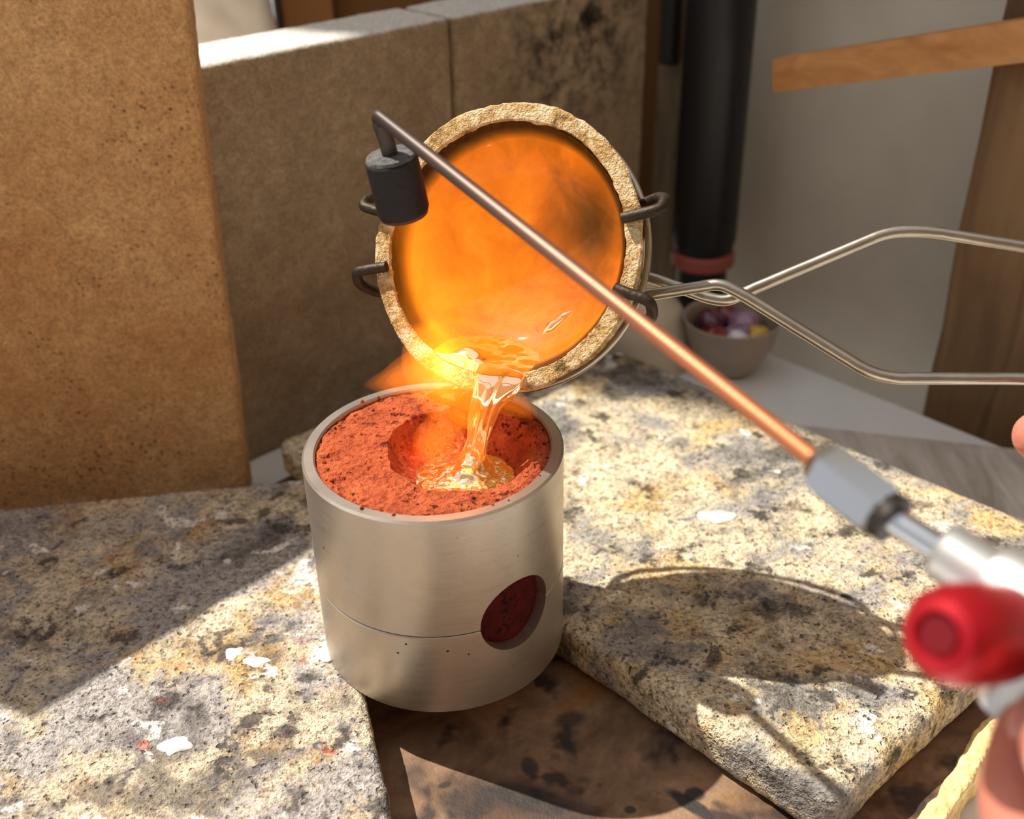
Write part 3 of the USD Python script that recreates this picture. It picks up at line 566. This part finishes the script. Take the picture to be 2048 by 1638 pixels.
LB_ = np.linalg.norm(Q[5] - Q[4]); obj('body', lathe([(0, -.001), (.0070, -.001), (.0082, .002), (.0086, .008), (.0086, LB_), (0, LB_)], 48, frame(Q[5] - Q[4]), Q[4]), M['satin'], tr)
K0, K1 = np.array((0.06857, 0.13534, 0.16066)), np.array((0.08921, 0.14843, 0.14939))
kd = unit(K1 - K0); KR = frame(kd); LK = np.linalg.norm(K1 - K0)
kn = obj('knob', lathe([(0, .0012), (.0034, .0012), (.0042, .0), (.0062, .0006), (.0080, .0030), (.0088, .0075), (.0088, LK*.7), (.0078, LK), (0, LK)], 64, KR, K0), M['red'], tr, label='red anodised knob')
obj('recess', lathe([(0, .0006), (.0032, .0006), (.0034, .0013), (0, .0013)], 40, KR, K0), M['dark_red'], kn)
obj('knob_stem', tube([K1 - kd*.002, (Q[4]*.6 + Q[5]*.4)], .004, 24), M['satin'], tr)
GI = [np.array(x) for x in [(0.0985, 0.1463, 0.14775), (0.09261, 0.14717, 0.13546), (0.08962, 0.14681, 0.13092)]]
obj('gas_fitting', tube([GI[0], GI[1], GI[2]], .0052, 32), M['satin'], tr)
HB = [np.array(x) for x in [(0.10065, 0.14132, 0.15112), (0.11113, 0.12363, 0.12118), (0.12419, 0.10692, 0.07327)]]
obj('handle', tube([HB[0], HB[1], HB[2]], [.010, .011, .011], 32), M['dark_metal'], tr)

# ---------------------------------------------------------------- hands
def cam_hand(name, label, fingers, palm, wrist, origin):
    """fingers: joint chains with radii, rooted in the palm; palm: joints hulled together; wrist: chain to the forearm."""
    h = m3.Manifold.batch_hull([ball(p, r) for p, r in palm])
    for c_ in fingers: h += chain(c_)
    h += chain(wrist)
    t = thing(name, label, 'hand', origin); obj('skin', taubin(h, .003, 10), M['skin'], t, smooth=True)
    for c_ in fingers:
        (b, rb), (a, ra) = c_[-2], c_[-1]; out = unit(np.array(CAM_POS) - a); d = unit(a - b); out = unit(out - d*(out @ d))
        n = trimesh.creation.icosphere(2, 1.0); n.vertices = n.vertices*[ra*.62, .0009, ra*.75]; Rn = np.stack([np.cross(out, d), out, d], 1)
        obj('nail', place(n, Rn, a + out*ra*.93 + d*ra*.15), M['nail'], t, smooth=True)
M['nail'] = plain('nail', lin(220, 160, 142), .35)
F = lambda L: [(np.array(p), r) for p, r in L]
HAND1 = [[((0.1011, 0.1106, 0.109), 0.0115), ((0.091, 0.1186, 0.1166), 0.0108), ((0.0902, 0.1314, 0.1265), 0.009), ((0.0925, 0.1393, 0.1321), 0.0068)], [((0.1145, 0.1289, 0.1399), 0.01), ((0.1028, 0.1252, 0.1533), 0.009), ((0.0924, 0.1224, 0.1544), 0.0082), ((0.0871, 0.1214, 0.1489), 0.0072)], [((0.118, 0.1242, 0.128), 0.01), ((0.1044, 0.1184, 0.1438), 0.0092), ((0.0932, 0.1157, 0.1451), 0.0085), ((0.0887, 0.1151, 0.1402), 0.0074)], [((0.1207, 0.1189, 0.1152), 0.0098), ((0.1061, 0.1137, 0.1319), 0.009), ((0.0951, 0.1102, 0.1338), 0.0082), ((0.0915, 0.1103, 0.1282), 0.007)], [((0.1232, 0.1146, 0.102), 0.0088), ((0.1099, 0.11, 0.1178), 0.008), ((0.1, 0.1074, 0.1193), 0.0074), ((0.0967, 0.1078, 0.1141), 0.0062)]]
cam_hand('hand', 'blurred hand at bottom right corner holding the torch below the red knob', [F(c_) for c_ in HAND1],
         F([((0.1175, 0.1323, 0.1359), 0.011), ((0.122, 0.1275, 0.1238), 0.011), ((0.1254, 0.1227, 0.1098), 0.011), ((0.128, 0.1182, 0.0962), 0.01), ((0.1072, 0.1122, 0.1019), 0.013), ((0.1254, 0.1134, 0.0842), 0.014)]),
         F([((0.1182, 0.1145, 0.0919), 0.02), ((0.1327, 0.1048, 0.0598), 0.024), ((0.1502, 0.0829, 0.013), 0.032)]), HAND1 and np.array(HAND1[0][1][0]))
HAND2 = [[((0.2135, 0.3042, 0.0925), 0.0105), ((0.1934, 0.286, 0.0913), 0.0098), ((0.1741, 0.2808, 0.0962), 0.009), ((0.1617, 0.2851, 0.1034), 0.0078)], [((0.2199, 0.3125, 0.1027), 0.01), ((0.2016, 0.2857, 0.1006), 0.0094), ((0.1852, 0.2789, 0.1088), 0.0086), ((0.1764, 0.2836, 0.1167), 0.0076)], [((0.2268, 0.32, 0.1153), 0.01), ((0.2068, 0.291, 0.1135), 0.0092), ((0.1904, 0.284, 0.1213), 0.0084), ((0.1816, 0.2887, 0.1292), 0.0074)], [((0.2337, 0.3274, 0.1279), 0.0092), ((0.2143, 0.3023, 0.1247), 0.0084), ((0.199, 0.2951, 0.1322), 0.0076), ((0.1917, 0.299, 0.1388), 0.0066)], [((0.2408, 0.3454, 0.127), 0.0115), ((0.2268, 0.3553, 0.1398), 0.0105), ((0.2092, 0.3544, 0.146), 0.0094), ((0.194, 0.348, 0.147), 0.008)]]
cam_hand('hand', 'hand at right edge whose fingertip shows under the steel tongs', [F(c_) for c_ in HAND2],
         F([((0.2175, 0.3067, 0.0889), 0.011), ((0.2257, 0.3159, 0.1006), 0.012), ((0.2339, 0.3252, 0.1124), 0.012), ((0.2393, 0.3328, 0.1253), 0.011), ((0.26, 0.3259, 0.1058), 0.016), ((0.2562, 0.3156, 0.0884), 0.015), ((0.248, 0.3435, 0.1276), 0.013)]),
         F([((0.2578, 0.3225, 0.0961), 0.02), ((0.285, 0.3119, 0.086), 0.023), ((0.347, 0.2869, 0.0633), 0.032)]), np.array(HAND2[0][3][0]))

# ---------------------------------------------------------------- bowls
BX, BY, BZ = (0.1311, 0.5848, -0.035)
bowl = thing('glass_bowl', 'small taupe bowl full of glossy glass lumps under the black pipe', 'bowl', (BX, BY, BZ))
prof = [(0, 0), (.0125, 0), (.0145, .0012), (.0200, .0080), (.0255, .0200), (.0282, .0335), (.0290, .0350), (.0280, .0353), (.0268, .0335), (.0240, .0205), (.0188, .0095), (.0130, .0035), (0, .0028)]
obj('shell', lathe(dense(prof, 3), 96, np.eye(3), (BX, BY, BZ)), M['bowl'], bowl)
glass = {'dark red': lin(110, 22, 28), 'mauve': lin(150, 118, 140), 'rust': lin(150, 70, 56), 'silver': lin(222, 220, 230), 'yellow': lin(206, 160, 50), 'plum': lin(86, 40, 60)}
for k, (col, x, y, z, r) in enumerate([('dark red', -.012, -.008, 0.0245, 0.00952), ('rust', -.009, -.015, 0.0245, 0.00784), ('mauve', .002, -.007, 0.0255, 0.00952), ('silver', .001, -.0175, 0.0282, 0.00694), ('yellow', .0135, -.010, 0.0270, 0.00694),
                                       ('plum', -.011, .009, 0.0275, 0.00952), ('mauve', .009, .008, 0.0270, 0.01008), ('dark red', .000, .016, 0.0290, 0.00784)]):
    lump = roughen(trimesh.creation.icosphere(3, r), [(r*1.3, r*.28)], 80 + k); lump.vertices = lump.vertices*[1, 1, .85] + [BX + x, BY + y, BZ + z]
    mname = 'lump_' + col.replace(' ', '_'); M.setdefault(mname, None); M[mname] = M[mname] or plain(mname, glass[col], .12, .0, None, .2, 90, coat_weight=.6)
    where = ['at the left inside', 'nearest the left front of', 'in the middle of', 'at the front of', 'at the right front of', 'at the back left of', 'at the back right of', 'at the far back of'][k]
    tag(obj('glass_lump', lump, M[mname], None, smooth=True), f'glossy {col} lump {where} the taupe bowl', 'lump', 'glossy lumps in the bowl')
DX, DY, DZ = (0.0814, 0.604, -0.035)
dm = thing('upturned_bowl', 'plain cream ceramic bowl upside down behind the crucible', 'bowl', (DX, DY, DZ))
obj('shell', lathe(dense([(0, .0015), (.0300, .0015), (.0303, 0), (.0322, 0), (.0326, .0015), (.0315, .010), (.0285, .022), (.0225, .034), (.0140, .0415), (.0120, .0425), (.0118, .0445), (.0105, .0450), (.009, .0430), (0, .0430)], 3), 96, np.eye(3), (DX, DY, DZ)), M['ceramic'], dm)

fx = [np.array(x) for x in [(0.01116, 0.33703, 0.11596), (0.01425, 0.33726, 0.11881), (0.01765, 0.33736, 0.12171), (0.02069, 0.33741, 0.12423)]]
obj('flux_ridge', plume(fx, [.0002, .0019, .0016, .0002], 24), M['melt'], melt, smooth=True)
